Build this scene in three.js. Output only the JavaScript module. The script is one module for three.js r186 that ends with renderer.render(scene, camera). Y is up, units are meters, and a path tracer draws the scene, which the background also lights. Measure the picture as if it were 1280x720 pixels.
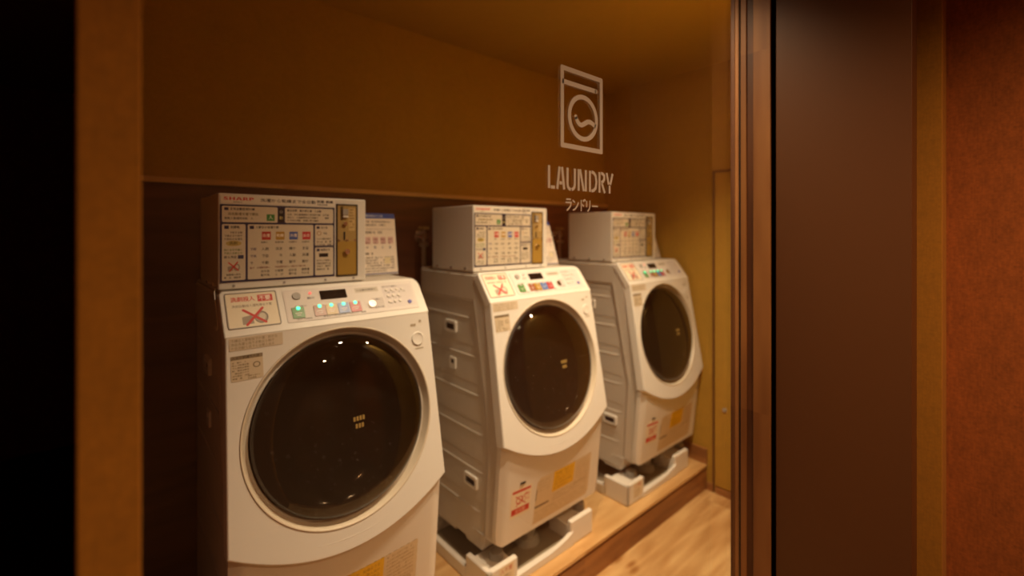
import * as THREE from 'three';
import { RoundedBoxGeometry } from 'three/addons/geometries/RoundedBoxGeometry.js';
import { mergeGeometries, toCreasedNormals } from 'three/addons/utils/BufferGeometryUtils.js';
import { Brush, Evaluator, SUBTRACTION } from 'three-bvh-csg';
import { RectAreaLightUniformsLib } from 'three/addons/lights/RectAreaLightUniformsLib.js';

// ------------------------------------------------------------------ camera, lights, exposure
const scene = new THREE.Scene();
scene.background = new THREE.Color(0, 0, 0);
const renderer = new THREE.WebGLRenderer({ antialias: true });
renderer.toneMapping = THREE.LinearToneMapping;
renderer.toneMappingExposure = 1.0;
renderer.shadowMap.enabled = true;
RectAreaLightUniformsLib.init();

const FPX = 573.7, YAW = 0.7233, HORIZON = 289.93, EYE = 1.5;
const CAM = new THREE.Vector3(-0.5231, EYE, 1.475);
const camera = new THREE.PerspectiveCamera(2 * Math.atan(360 / FPX) * 180 / Math.PI, 1280 / 720, 0.05, 30);
camera.position.copy(CAM);
camera.lookAt(CAM.x + Math.sin(YAW), EYE, CAM.z - Math.cos(YAW));
camera.setViewOffset(1280, 720, 0, 360 - HORIZON, 1280, 720);   // level camera with a dropped lens
camera.focus = 0.95;
camera.userData.fStop = 1.5;
scene.add(camera);

const CEILING = 2.47, GLASS_Z = 0.925, BACK_Z = -0.515, RIGHT_X = 2.106;
const WARM = new THREE.Color().setRGB(1, 0.765, 0.49);
const AMBER = new THREE.Color().setRGB(1, 0.60, 0.31);
// ceiling downlights: [x, z, candela, half angle in degrees, colour]
const LAUNDRY_LAMPS = [[0.46, 0.74, 8.6, 57, WARM], [1.22, 0.74, 14.5, 57, WARM]];
const CORRIDOR_LAMPS = [[0.28, 2.0, 10.5, 70, AMBER]];

// ------------------------------------------------------------------ helpers
let seedValue = 1;
const seed = (s) => { seedValue = s >>> 0; };
const rnd = () => { seedValue = (seedValue + 0x6d2b79f5) >>> 0; let t = Math.imul(seedValue ^ (seedValue >>> 15), 1 | seedValue); t = (t + Math.imul(t ^ (t >>> 7), 61 | t)) ^ t; return ((t ^ (t >>> 14)) >>> 0) / 4294967296; };
const usedNames = {};
const numbered = (n) => { const k = usedNames[n] = (usedNames[n] ?? -1) + 1; return k ? n + '_' + String(k).padStart(3, '0') : n; };
const lin = (r, g, b) => new THREE.Color().setRGB(r, g, b);
function mat(c, roughness = 0.5, more = {}) { return new THREE.MeshPhysicalMaterial({ color: c, roughness, ...more }); }
function mesh(name, geo, material, parent = scene) {
  const m = new THREE.Mesh(Array.isArray(geo) ? mergeGeometries(geo.map((g) => { const n = g.index ? g.toNonIndexed() : g; for (const k of Object.keys(n.attributes)) if (!['position', 'normal', 'uv'].includes(k)) n.deleteAttribute(k); return n; })) : geo, material);
  m.name = parent === scene ? numbered(name) : name;
  m.castShadow = m.receiveShadow = true;
  parent.add(m);
  return m;
}
function tag(o, label, category, group) { o.userData.label = label; o.userData.category = category; if (group) o.userData.group = group; return o; }
function thing(name, label, category, pos = [0, 0, 0], group) {
  const g = new THREE.Group(); g.name = numbered(name); g.position.set(...pos); scene.add(g);
  return tag(g, label, category, group);
}
function structure(o, label, category) { o.userData.kind = 'structure'; if (label) tag(o, label, category); return o; }
const T = (g, x, y, z) => g.translate(x, y, z);
// box given by its limits; uv in metres, grain along the chosen axis
function uvMetres(g, grain = 'x', s = 1) {
  const p = g.attributes.position, n = g.attributes.normal, uv = g.attributes.uv;
  for (let i = 0; i < p.count; i++) {
    const c = { x: p.getX(i), y: p.getY(i), z: p.getZ(i) }, a = [Math.abs(n.getX(i)), Math.abs(n.getY(i)), Math.abs(n.getZ(i))];
    const k = a[0] >= a[1] && a[0] >= a[2] ? 'x' : a[1] >= a[2] ? 'y' : 'z';
    const rest = ['x', 'y', 'z'].filter((e) => e !== k);
    const u = rest.includes(grain) ? grain : rest[0], v = rest.find((e) => e !== u);
    uv.setXY(i, c[u] * s, c[v] * s);
  }
  return g;
}
function slab(x0, x1, y0, y1, z0, z1, r = 0, grain = 'x') {
  const w = x1 - x0, h = y1 - y0, d = z1 - z0;
  const g = r ? new RoundedBoxGeometry(w, h, d, 3, Math.min(r, w / 2.01, h / 2.01, d / 2.01)) : new THREE.BoxGeometry(w, h, d);
  return uvMetres(g.translate((x0 + x1) / 2, (y0 + y1) / 2, (z0 + z1) / 2), grain);
}
// flat ribbon along a polyline, as a solid of the given depth
function ribbon(pts, w, depth) {
  const L = [], R = [], n = pts.length;
  for (let i = 0; i < n; i++) {
    const a = pts[Math.max(0, i - 1)], b = pts[Math.min(n - 1, i + 1)], p = pts[i];
    const d1 = i ? norm2(p[0] - pts[i - 1][0], p[1] - pts[i - 1][1]) : norm2(b[0] - p[0], b[1] - p[1]);
    const d2 = i < n - 1 ? norm2(pts[i + 1][0] - p[0], pts[i + 1][1] - p[1]) : d1;
    const t = norm2(d1[0] + d2[0], d1[1] + d2[1]), m = [-t[1], t[0]], c = Math.max(0.5, m[0] * -d1[1] + m[1] * d1[0]);
    const h = w / 2 / c;
    L.push(new THREE.Vector2(p[0] + m[0] * h, p[1] + m[1] * h)); R.push(new THREE.Vector2(p[0] - m[0] * h, p[1] - m[1] * h));
  }
  return new THREE.ExtrudeGeometry(new THREE.Shape([...R, ...L.reverse()]), { depth, bevelEnabled: false });
}
const norm2 = (x, y) => { const l = Math.hypot(x, y) || 1; return [x / l, y / l]; };
function roundedShape(x0, x1, y0, y1, r) {
  const [a, b, c, d] = Array.isArray(r) ? r : [r, r, r, r], s = new THREE.Shape();   // radii: top left, top right, bottom right, bottom left
  s.moveTo(x0, y0 + d); s.lineTo(x0, y1 - a); if (a) s.quadraticCurveTo(x0, y1, x0 + a, y1); s.lineTo(x1 - b, y1); if (b) s.quadraticCurveTo(x1, y1, x1, y1 - b);
  s.lineTo(x1, y0 + c); if (c) s.quadraticCurveTo(x1, y0, x1 - c, y0); s.lineTo(x0 + d, y0); if (d) s.quadraticCurveTo(x0, y0, x0, y0 + d);
  return s;
}
// thin plate in its own plane with the print spread once over its face (x right, y up, face at z = depth)
function plate(x0, x1, y0, y1, depth, r = 0.002) {
  const g = new THREE.ExtrudeGeometry(roundedShape(x0, x1, y0, y1, r), { depth, bevelEnabled: false, curveSegments: 4 });
  const p = g.attributes.position, uv = g.attributes.uv;
  for (let i = 0; i < p.count; i++) uv.setXY(i, (p.getX(i) - x0) / (x1 - x0), (p.getY(i) - y0) / (y1 - y0));
  return g;
}
function canvasTexture(w, h, draw) {
  const c = document.createElement('canvas'); c.width = w; c.height = h;
  draw(c.getContext('2d'), w, h);
  const t = new THREE.CanvasTexture(c); t.colorSpace = THREE.SRGBColorSpace; t.anisotropy = 8;
  return t;
}
// smooth tiling value noise
function noiseField(seedNumber, n) {
  seed(seedNumber); const v = new Float32Array(n * n).map(() => rnd());
  return (x, y) => {
    const xi = Math.floor(x), yi = Math.floor(y), fx = x - xi, fy = y - yi, s = fx * fx * (3 - 2 * fx), t = fy * fy * (3 - 2 * fy);
    const g = (a, b) => v[(((b % n) + n) % n) * n + (((a % n) + n) % n)];
    return (g(xi, yi) * (1 - s) + g(xi + 1, yi) * s) * (1 - t) + (g(xi, yi + 1) * (1 - s) + g(xi + 1, yi + 1) * s) * t;
  };
}
function dataTexture(n, fn, srgb = true) {
  const d = new Uint8Array(n * n * 4);
  for (let j = 0; j < n; j++) for (let i = 0; i < n; i++) { const c = fn(i / n, j / n), k = (j * n + i) * 4; d[k] = c[0]; d[k + 1] = c[1]; d[k + 2] = c[2]; d[k + 3] = 255; }
  const t = new THREE.DataTexture(d, n, n); t.magFilter = THREE.LinearFilter; t.minFilter = THREE.LinearMipmapLinearFilter; t.generateMipmaps = true;
  t.wrapS = t.wrapT = THREE.RepeatWrapping; if (srgb) t.colorSpace = THREE.SRGBColorSpace; t.needsUpdate = true;
  return t;
}
const mix = (a, b, t) => a + (b - a) * t;
function woodTexture(seedNumber, light, dark, knots = 0) {
  const f = noiseField(seedNumber, 64), spots = [];
  for (let i = 0; i < knots; i++) spots.push([rnd(), rnd(), 0.008 + rnd() * 0.012]);
  return dataTexture(512, (u, v) => {
    const warp = f(u * 4, v * 8) * 2.2;
    let t = 0.40 * f(u * 4 + warp * 0.15, v * 32 + warp) + 0.25 * f(u * 8 + 9, v * 64 + 5) + 0.35 * f(u * 4 + 3, v * 8 + 7);
    t = Math.min(1, Math.max(0, (t - 0.25) * 1.9));
    for (const [a, b, r] of spots) { const du = Math.min(Math.abs(u - a), 1 - Math.abs(u - a)) / 2.6, dv = Math.min(Math.abs(v - b), 1 - Math.abs(v - b)); t = Math.max(t, 1.25 * Math.exp(-(du * du + dv * dv) / (r * r))); }
    return [mix(light[0], dark[0], t), mix(light[1], dark[1], t), mix(light[2], dark[2], t)];
  });
}
function clothTexture(seedNumber, base, spread) {   // woven wallpaper: fine threads and broken horizontal slubs
  const f = noiseField(seedNumber, 128);
  return dataTexture(512, (u, v) => {
    const slub = f(u * 16 + 3, v * 128), t = 0.12 * f(u * 128, v * 32) + 0.22 * slub + 0.30 * f(u * 64 + 5, v * 64 + 31) + 0.16 * f(u * 128 + 7, v * 128 + 1) + 0.20 * f(u * 8 + 2, v * 16) - 0.5 * Math.max(0, slub * f(u * 32 + 11, v * 64) - 0.62);
    const k = 1 + (t - 0.5) * spread; return base.map((c) => Math.min(255, c * k));
  });
}
function plasterTexture(seedNumber, base, spread) {
  const f = noiseField(seedNumber, 128);
  return dataTexture(256, (u, v) => { const t = 0.5 * f(u * 128, v * 128) + 0.3 * f(u * 32, v * 32) + 0.2 * f(u * 8, v * 8); return base.map((c) => Math.min(255, c * (1 + (t - 0.5) * spread))); });
}
const bumpNoise = (() => { const f = noiseField(77, 128); return dataTexture(256, (u, v) => { const t = 255 * (0.6 * f(u * 128, v * 128) + 0.4 * f(u * 64, v * 64)); return [t, t, t]; }, false); })();
const repeated = (t, s) => { const c = t.clone(); c.repeat.set(s, s); c.needsUpdate = true; return c; };

// ------------------------------------------------------------------ materials
const M = {
  white: mat(lin(0.80, 0.78, 0.74), 0.42),
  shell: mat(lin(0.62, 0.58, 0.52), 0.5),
  panWhite: mat(lin(0.80, 0.76, 0.70), 0.4),
  bezel: mat(lin(0.68, 0.60, 0.48), 0.4),
  smoked: mat(lin(0.012, 0.010, 0.009), 0.05),
  doorGlass: new THREE.MeshPhysicalMaterial({ color: lin(0.19, 0.165, 0.14), roughness: 0.02, transmission: 1, thickness: 0, ior: 1.5 }),
  bowl: mat(lin(0.34, 0.33, 0.32), 0.10),
  trayFloor: mat(lin(0.30, 0.25, 0.18), 0.6),
  black: mat(lin(0.012, 0.010, 0.010), 0.6),
  rubber: mat(lin(0.006, 0.004, 0.004), 0.9),
  chrome: mat(lin(0.85, 0.82, 0.78), 0.18, { metalness: 1 }),
  brass: mat(lin(0.42, 0.29, 0.10), 0.42, { metalness: 0.35 }),
  grey: mat(lin(0.35, 0.33, 0.31), 0.45),
  hose: mat(lin(0.45, 0.42, 0.36), 0.5),
  vinyl: mat(lin(0.80, 0.76, 0.70), 0.7),
  plasterOchre: mat(lin(1, 1, 1), 0.85, { map: plasterTexture(5, [177, 138, 47], 0.10), bumpMap: bumpNoise, bumpScale: 0.0004 }),
  ceiling: mat(lin(1, 1, 1), 0.9, { map: plasterTexture(7, [177, 138, 47], 0.06) }),
  oak: mat(lin(1, 1, 1), 0.42, { map: woodTexture(11, [226, 188, 132], [176, 128, 76], 7) }),
  oakTop: mat(lin(1, 1, 1), 0.4, { map: woodTexture(12, [228, 190, 136], [200, 156, 100], 0) }),
  walnut: mat(lin(1, 1, 1), 0.5, { map: woodTexture(13, [110, 64, 38], [78, 42, 26], 0) }),
  riser: mat(lin(1, 1, 1), 0.5, { map: woodTexture(14, [168, 116, 66], [128, 82, 44], 1) }),
  jambWood: mat(lin(1, 1, 1), 0.5, { map: woodTexture(15, [172, 118, 66], [132, 84, 44], 0) }),
  darkWood: mat(lin(1, 1, 1), 0.5, { map: woodTexture(16, [104, 62, 34], [74, 42, 24], 0) }),
  pierPanel: mat(lin(0.125, 0.047, 0.016), 0.42),
  wallpaperOrange: mat(lin(1, 1, 1), 0.9, { map: clothTexture(21, [164, 92, 40], 0.42) }),
  wallpaperOchre: mat(lin(1, 1, 1), 0.9, { map: clothTexture(22, [184, 126, 40], 0.22) }),
  corridorWall: mat(lin(0.26, 0.13, 0.06), 0.9),
  carpet: mat(lin(0.10, 0.05, 0.03), 1),
  glass: new THREE.MeshPhysicalMaterial({ color: lin(0.97, 0.96, 0.94), roughness: 0, transmission: 1, thickness: 0, ior: 1.5 }),
};
for (const k of ['plasterOchre', 'ceiling']) { M[k].map.repeat.set(2, 2); }
bumpNoise.repeat.set(3, 3);
for (const k of ['wallpaperOrange', 'wallpaperOchre']) M[k].map.repeat.set(3, 3);

// ------------------------------------------------------------------ the room
const SIDE_X = -0.5415;   // thin side wall of the laundry; a passage without lamps runs along its other face
structure(mesh('floor', slab(SIDE_X, 2.3, -0.1, 0, BACK_Z - 0.1, GLASS_Z + 0.04), M.oak), 'light oak plank floor of the laundry room', 'floor');
structure(mesh('floor', [slab(-2.4, 2.3, -0.1, 0, GLASS_Z + 0.04, 3.0), slab(-2.4, SIDE_X, -0.1, 0, -3.1, GLASS_Z + 0.04)], M.carpet), 'dark brown carpet of the corridor', 'floor');
structure(mesh('ceiling', [slab(SIDE_X, 2.3, CEILING, CEILING + 0.1, -3.1, 3.0), slab(-2.4, SIDE_X, CEILING, CEILING + 0.1, -3.1, 3.0)], M.ceiling), 'pale ochre plaster ceiling', 'ceiling');
structure(mesh('wall_back', slab(SIDE_X, 2.3, 0, CEILING, BACK_Z - 0.1, BACK_Z), M.plasterOchre), 'ochre plaster wall above the washers', 'wall');
structure(mesh('wall_passage', [slab(SIDE_X, SIDE_X + 0.1, 0, CEILING, -3.1, BACK_Z - 0.1), slab(-2.4, SIDE_X, 0, CEILING, -3.1, -3.0), slab(-1.7, -1.6, 0, CEILING, -3.0, 0.95)], M.wallpaperOrange), 'orange wallpaper in the unlit side passage', 'wall');
structure(mesh('wall_right', slab(RIGHT_X, RIGHT_X + 0.15, 0, CEILING, BACK_Z, GLASS_Z + 0.08), M.plasterOchre), 'ochre plaster end wall beside the last washer', 'wall');
structure(mesh('wall_left', slab(SIDE_X, -0.520, 0, CEILING, BACK_Z, 0.86), M.plasterOchre), 'thin laundry side wall next to the first washer', 'wall');
// wooden wainscot behind the machines with its capping strip
const wains = structure(mesh('trim_1', slab(-0.503, RIGHT_X, 0, 1.669, BACK_Z, BACK_Z + 0.018, 0, 'x'), M.walnut), 'dark walnut wainscot behind the washers', 'trim');
mesh('side_panel', slab(-0.520, -0.503, 0, 1.669, BACK_Z, 0.86, 0, 'z'), M.walnut, wains);
mesh('capping_strip', slab(-0.503, RIGHT_X, 1.669, 1.689, BACK_Z, BACK_Z + 0.03, 0.003), M.oakTop, wains);
structure(mesh('baseboard_right', [slab(RIGHT_X - 0.012, RIGHT_X, 0, 0.045, 0.222, 0.262, 0.002, 'z'), slab(RIGHT_X - 0.012, RIGHT_X, 0.146, 0.235, BACK_Z + 0.02, 0.222, 0.002, 'z')], M.riser), 'wooden skirting along the ochre end wall', 'baseboard');
// service door in the end wall: recessed joint, leaf, keyhole
const serviceDoor = new THREE.Group(); serviceDoor.name = 'door_1'; serviceDoor.position.set(RIGHT_X, 0, 0.262); scene.add(serviceDoor);
structure(serviceDoor, 'ochre service door in the end wall of the laundry', 'door');
mesh('door_leaf', slab(-0.010, 0.0, 0.045, 1.838, 0.009, 0.56, 0.003, 'y'), M.plasterOchre, serviceDoor);
mesh('door_frame', [slab(-0.012, 0, 0, 1.852, -0.006, 0.002, 0.001, 'y'), slab(-0.012, 0, 1.842, 1.852, -0.006, 0.60, 0.001, 'z')], M.darkWood, serviceDoor);
mesh('door_skirting', slab(-0.012, 0, 0, 0.036, 0.009, 0.56, 0.002, 'z'), M.riser, serviceDoor);
mesh('keyhole', [T(new THREE.CylinderGeometry(0.011, 0.012, 0.008, 20).rotateZ(Math.PI / 2), -0.014, 0.493, 0.064), T(new THREE.BoxGeometry(0.004, 0.012, 0.003), -0.019, 0.493, 0.064)], M.grey, serviceDoor);

// plinth carrying the machines
const plinth = new THREE.Group(); plinth.name = 'trim_2'; scene.add(plinth);
structure(plinth, 'low wooden plinth under the row of washers', 'plinth');
mesh('plinth_top', slab(-0.503, RIGHT_X, 0.128, 0.146, BACK_Z + 0.018, 0.222, 0.003), M.oakTop, plinth);
mesh('shadow_joint', slab(-0.503, RIGHT_X, 0.116, 0.128, BACK_Z + 0.018, 0.204), M.black, plinth);
mesh('riser', slab(-0.503, RIGHT_X, 0, 0.116, BACK_Z + 0.018, 0.218, 0.001), M.riser, plinth);

// ------------------------------------------------------------------ glass wall between corridor and laundry
const PX = CAM.x;
const paneLeft = -0.501, paneRight = 0.827;
const glazing = new THREE.Group(); glazing.name = 'window_1'; glazing.position.set(paneLeft, 0, GLASS_Z); scene.add(glazing);
structure(glazing, 'large clear glass pane between corridor and laundry', 'window');
mesh('pane', slab(0, paneRight - paneLeft, 0.04, CEILING - 0.03, -0.003, 0), M.glass, glazing);
mesh('sill', slab(0, paneRight - paneLeft, 0, 0.04, -0.03, 0.06, 0.002), M.jambWood, glazing);
mesh('head', slab(0, paneRight - paneLeft, CEILING - 0.03, CEILING, -0.03, 0.06, 0.002), M.jambWood, glazing);
// post closing the thin side wall; the corridor wall goes on beyond the unlit passage
structure(mesh('trim_3', slab(SIDE_X, paneLeft, 0, CEILING, 0.86, 0.975, 0.002, 'y'), M.wallpaperOchre), 'narrow ochre wallpapered post at the edge of the glass', 'post');
structure(mesh('wall_front', slab(-2.4, -1.6, 0, CEILING, 0.95, 1.05), M.wallpaperOrange), 'orange wallpapered corridor wall beyond the side passage', 'wall');
// wooden door jamb: boards and beads stepping out from the glass
const jamb = new THREE.Group(); jamb.name = 'trim_4'; jamb.position.set(paneRight, 0, GLASS_Z); scene.add(jamb);
structure(jamb, 'stepped wooden jamb holding the edge of the glass', 'jamb');
mesh('jamb_board', slab(0, 0.007, 0, CEILING, 0.036, 0.0805, 0.0015, 'y'), M.jambWood, jamb);
mesh('jamb_groove', slab(0.004, 0.05, 0, CEILING, 0.018, 0.036, 0, 'y'), M.darkWood, jamb);
mesh('glazing_bead', slab(0, 0.05, 0, CEILING, 0.0018, 0.018, 0.002, 'y'), M.jambWood, jamb);
mesh('gasket', slab(0.001, 0.05, 0, CEILING, -0.0015, 0.0018), M.rubber, jamb);
mesh('inner_bead', slab(0, 0.05, 0, CEILING, -0.0135, -0.003, 0.002, 'y'), M.jambWood, jamb);
mesh('inner_board', slab(0, 0.05, 0, CEILING, -0.026, -0.0135, 0.002, 'y'), M.darkWood, jamb);
mesh('slot_lining', slab(0.007, 0.049, 0, CEILING, 0.036, 0.040), M.rubber, jamb);
mesh('slot_back', slab(0.030, 0.075, 0, CEILING, 0.040, 0.0898), M.rubber, jamb);
// partition from the jamb to the end wall and the pier that stands out into the corridor
structure(mesh('wall_partition', slab(0.877, RIGHT_X, 0, CEILING, 0.90, 0.965), M.plasterOchre), 'partition between corridor and laundry beyond the jamb', 'wall');
structure(mesh('trim_5', slab(0.840, 0.905, 0, CEILING, 1.015, 1.296, 0.001, 'y'), M.pierPanel), 'smooth dark brown panel standing beside the wooden jamb', 'panel');
structure(mesh('trim_6', slab(1.02, 1.10, 0, CEILING, 0.965, 1.3292, 0.0015, 'y'), M.wallpaperOchre), 'narrow ochre strip between brown panel and orange wallpaper', 'trim');
structure(mesh('wall_corridor_end', slab(1.10, 1.2, 0, CEILING, 0.965, 3.0), M.wallpaperOrange), 'orange woven wallpaper on the corridor end wall', 'wall');
structure(mesh('wall_corridor_rear', slab(-2.4, 1.2, 0, CEILING, 2.9, 3.0), M.corridorWall), 'plain brown corridor wall opposite the laundry window', 'wall');
structure(mesh('wall_corridor_far', slab(-2.4, -2.3, 0, CEILING, 1.05, 2.9), M.corridorWall), 'plain brown wall closing the corridor', 'wall');

// ------------------------------------------------------------------ downlights
function downlight([x, z, candela, deg, colour], label) {
  const g = thing('downlight', label, 'light', [x, CEILING, z], 'recessed ceiling downlights');
  const ring = new THREE.LatheGeometry([[0.036, 0.004], [0.036, -0.003], [0.05, -0.006], [0.056, -0.003], [0.056, 0]].map((p) => new THREE.Vector2(...p)), 40);
  mesh('trim_ring', ring, M.panWhite, g);
  const lens = mesh('lens', new THREE.CylinderGeometry(0.036, 0.036, 0.003, 32).translate(0, -0.0025, 0), new THREE.MeshStandardMaterial({ color: lin(0.8, 0.8, 0.8), emissive: colour, emissiveIntensity: 25 }), g);
  const l = new THREE.SpotLight(colour, candela, 0, deg * Math.PI / 180, 1, 2);
  l.position.set(0, -0.012, 0); l.target.position.set(0, -1, 0); l.castShadow = true; l.shadow.radius = 1.6; l.shadow.mapSize.set(1024, 1024);
  g.add(l); g.add(l.target);
}
downlight(LAUNDRY_LAMPS[0], 'small round downlight above the aisle by the first washer');
downlight(LAUNDRY_LAMPS[1], 'small round downlight above the aisle by the second washer');
downlight(CORRIDOR_LAMPS[0], 'small round downlight in the corridor ceiling');

// ------------------------------------------------------------------ print: stroke-drawn characters on a 10 x 10 grid (y down)
const GLYPH = {
  洗: [[[1, 1], [2.2, 2]], [[.5, 4], [1.8, 5]], [[.6, 9.5], [2.4, 6.5]], [[4.2, .8], [3.4, 3]], [[3.6, 2.4], [9, 2.4]], [[6.2, .4], [6.2, 5]], [[3, 5], [9.7, 5]], [[5, 5], [4.6, 8], [3, 9.6]], [[7.2, 5], [7.2, 8.8], [9.6, 8.8], [9.6, 7.6]]],
  剤: [[[3.2, .3], [3.2, 1.4]], [[.6, 1.8], [6, 1.8]], [[1.6, 2.4], [5.6, 5]], [[5, 2.4], [.6, 5]], [[1.6, 5.4], [1.6, 8], [.8, 9.6]], [[4.8, 5.4], [4.8, 9.6]], [[1.6, 6.6], [4.8, 6.6]], [[1.6, 8], [4.8, 8]], [[7.2, 1.4], [7.2, 7]], [[9.2, .4], [9.2, 9.6], [8, 9.2]]],
  投: [[[.4, 2.6], [3.8, 2.6]], [[2.2, .4], [2.2, 9.4], [1, 9]], [[.4, 6.4], [3.8, 5.2]], [[5.2, .8], [5.2, 3], [4.2, 4.4]], [[5.2, .8], [8, .8], [8, 3.6], [9.6, 3.6]], [[4.6, 5.2], [8.8, 5.2], [7, 8], [4.2, 9.6]], [[5, 5.8], [7, 8.2], [9.6, 9.6]]],
  入: [[[3.4, 1], [5, 1.4], [4, 5.4], [.6, 9.4]], [[4.8, 3], [6.4, 6.6], [9.5, 9.4]]],
  不: [[[.6, 1.2], [9.4, 1.2]], [[5.6, 1.2], [3.6, 4], [.6, 6.2]], [[5, 3.6], [5, 9.6]], [[5.8, 4.2], [9.2, 6.6]]],
  要: [[[.6, .8], [9.4, .8]], [[1.4, 2.2], [1.4, 4.4], [8.6, 4.4], [8.6, 2.2], [1.4, 2.2]], [[3.8, .8], [3.8, 4.4]], [[6.2, .8], [6.2, 4.4]], [[.5, 6], [9.5, 6]], [[4.4, 4.8], [2.6, 7.8], [8.4, 9.6]], [[7, 6], [5.6, 8.4], [1, 9.6]]],
  濯: [[[1, 1], [2, 2]], [[.5, 4], [1.6, 5]], [[.6, 9.5], [2, 6.5]], [[3.4, .8], [6, .8], [6, 3.2], [3.4, 3.2]], [[3.4, 2], [6, 2]], [[6.8, .8], [9.4, .8], [9.4, 3.2], [6.8, 3.2]], [[6.8, 2], [9.4, 2]], [[4.6, 3.8], [3, 6]], [[4.2, 5], [4.2, 9.6]], [[4.2, 5], [9.4, 5]], [[4.2, 6.5], [9, 6.5]], [[4.2, 8], [9, 8]], [[4.2, 9.5], [9.6, 9.5]], [[6.8, 4], [6.8, 9.5]]],
  か: [[[.6, 3.4], [6, 3.2], [5.8, 8.6], [4.6, 9]], [[3.6, .8], [1.2, 9]], [[7.4, 2], [9.4, 5]]],
  ら: [[[3.4, .6], [6.6, 1.8]], [[2.6, 3], [2.2, 7], [5, 5], [7.8, 6], [7.4, 8.6], [3.4, 9.6]]],
  乾: [[[.6, 1.6], [4.6, 1.6]], [[2.6, .3], [2.6, 3]], [[.9, 3], [4.4, 3], [4.4, 6], [.9, 6], [.9, 3]], [[.9, 4.5], [4.4, 4.5]], [[.3, 7.5], [5, 7.5]], [[2.6, 6], [2.6, 9.8]], [[6.4, .4], [5.4, 3.4]], [[6, 2], [9.5, 2]], [[5.6, 4.4], [9, 4.4], [5.8, 8], [6, 9.3], [9.6, 9.3], [9.6, 7.8]]],
  燥: [[[1, 2.6], [.6, 5]], [[3.4, 2.4], [2.8, 4]], [[2, .6], [2, 5], [.4, 9.4]], [[2, 5.6], [3.4, 8]], [[5.2, .6], [8.2, .6], [8.2, 2.2], [5.2, 2.2], [5.2, .6]], [[4, 3.2], [6.2, 3.2], [6.2, 5], [4, 5], [4, 3.2]], [[7.2, 3.2], [9.4, 3.2], [9.4, 5], [7.2, 5], [7.2, 3.2]], [[3.8, 6.4], [9.7, 6.4]], [[6.7, 5.4], [6.7, 9.8]], [[6.5, 6.6], [3.8, 9.2]], [[6.9, 6.6], [9.6, 9.2]]],
  ま: [[[1.4, 2], [8.6, 2]], [[1.8, 4.4], [8.2, 4.4]], [[5.2, .5], [5.2, 8], [3, 9.4], [1.8, 8], [4, 7], [8.6, 9]]],
  で: [[[.8, 1.8], [9, 1.4], [5, 3.6], [4, 6.4], [5.4, 8.6], [8, 9.2]], [[7, 4], [7.8, 5.4]], [[8.6, 3.4], [9.4, 4.8]]],
  全: [[[5, .4], [.4, 4.6]], [[5, .4], [9.6, 4.6]], [[2.4, 4.6], [7.6, 4.6]], [[2, 6.8], [8, 6.8]], [[.8, 9.3], [9.2, 9.3]], [[5, 4.6], [5, 9.3]]],
  自: [[[4.8, .3], [4, 1.8]], [[1.8, 1.8], [8.2, 1.8], [8.2, 9.6], [1.8, 9.6], [1.8, 1.8]], [[1.8, 4.4], [8.2, 4.4]], [[1.8, 7], [8.2, 7]]],
  動: [[[4.4, .4], [1, 1]], [[.4, 2.2], [5.6, 2.2]], [[1, 3.4], [5, 3.4], [5, 6.2], [1, 6.2], [1, 3.4]], [[1, 4.8], [5, 4.8]], [[3, .8], [3, 9]], [[.8, 7.6], [5.2, 7.6]], [[.4, 9.2], [5.6, 9]], [[6, 3], [9.4, 3], [9, 9], [7.8, 9.2]], [[7.8, .6], [7.6, 5], [5.8, 9.6]]],
};
const PSEUDO = Object.keys(GLYPH);
function glyphs(c, text, x, y, size, colour, w = 0.09, pitch = 1.06) {
  c.strokeStyle = colour; c.lineWidth = size * w; c.lineCap = 'round'; c.lineJoin = 'round';
  [...text].forEach((ch, k) => { for (const s of GLYPH[ch] ?? []) { c.beginPath(); s.forEach(([a, b], i) => c[i ? 'lineTo' : 'moveTo'](x + k * size * pitch + a * size / 10, y + b * size / 10)); c.stroke(); } });
}
function fineText(c, x, y, w, size, rows, colour, lead = 1.5, seedNumber = 3) {   // body text too small to read in the photograph
  seed(seedNumber + Math.round(x * 7 + y * 13));
  for (let r = 0; r < rows; r++) {
    const n = Math.floor(w / (size * 1.06)) - (r === rows - 1 ? Math.floor(rnd() * w / size / 3) : 0); let t = '';
    for (let k = 0; k < n; k++) t += rnd() < 0.08 ? ' ' : PSEUDO[Math.floor(rnd() * PSEUDO.length)];
    glyphs(c, t, x, y + r * size * lead, size, colour, 0.11);
  }
}
const box = (c, x, y, w, h, f) => { c.fillStyle = f; c.fillRect(x, y, w, h); };
const frame = (c, x, y, w, h, s, lw) => { c.strokeStyle = s; c.lineWidth = lw; c.strokeRect(x, y, w, h); };
function noDetergent(c, x, y, w, h) {   // bottle and cap crossed out in red
  c.fillStyle = '#a59a8c'; c.beginPath(); c.moveTo(x + w * .08, y + h * .5); c.lineTo(x + w * .42, y + h * .4); c.lineTo(x + w * .46, y + h * .92); c.lineTo(x + w * .08, y + h * .95); c.fill();
  c.beginPath(); c.ellipse(x + w * .72, y + h * .58, w * .22, h * .34, 0, 0, 7); c.fill(); c.strokeStyle = '#6e655c'; c.lineWidth = w * .03; c.stroke();
  c.beginPath(); c.ellipse(x + w * .76, y + h * .56, w * .12, h * .22, 0, 0, 7); c.fillStyle = '#d9d0c0'; c.fill();
  c.strokeStyle = '#cf2a24'; c.lineWidth = w * .09; c.beginPath(); c.moveTo(x + w * .15, y + h * .08); c.lineTo(x + w * .85, y + h * .9); c.moveTo(x + w * .8, y + h * .03); c.lineTo(x + w * .22, y + h * .97); c.stroke();
}
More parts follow.
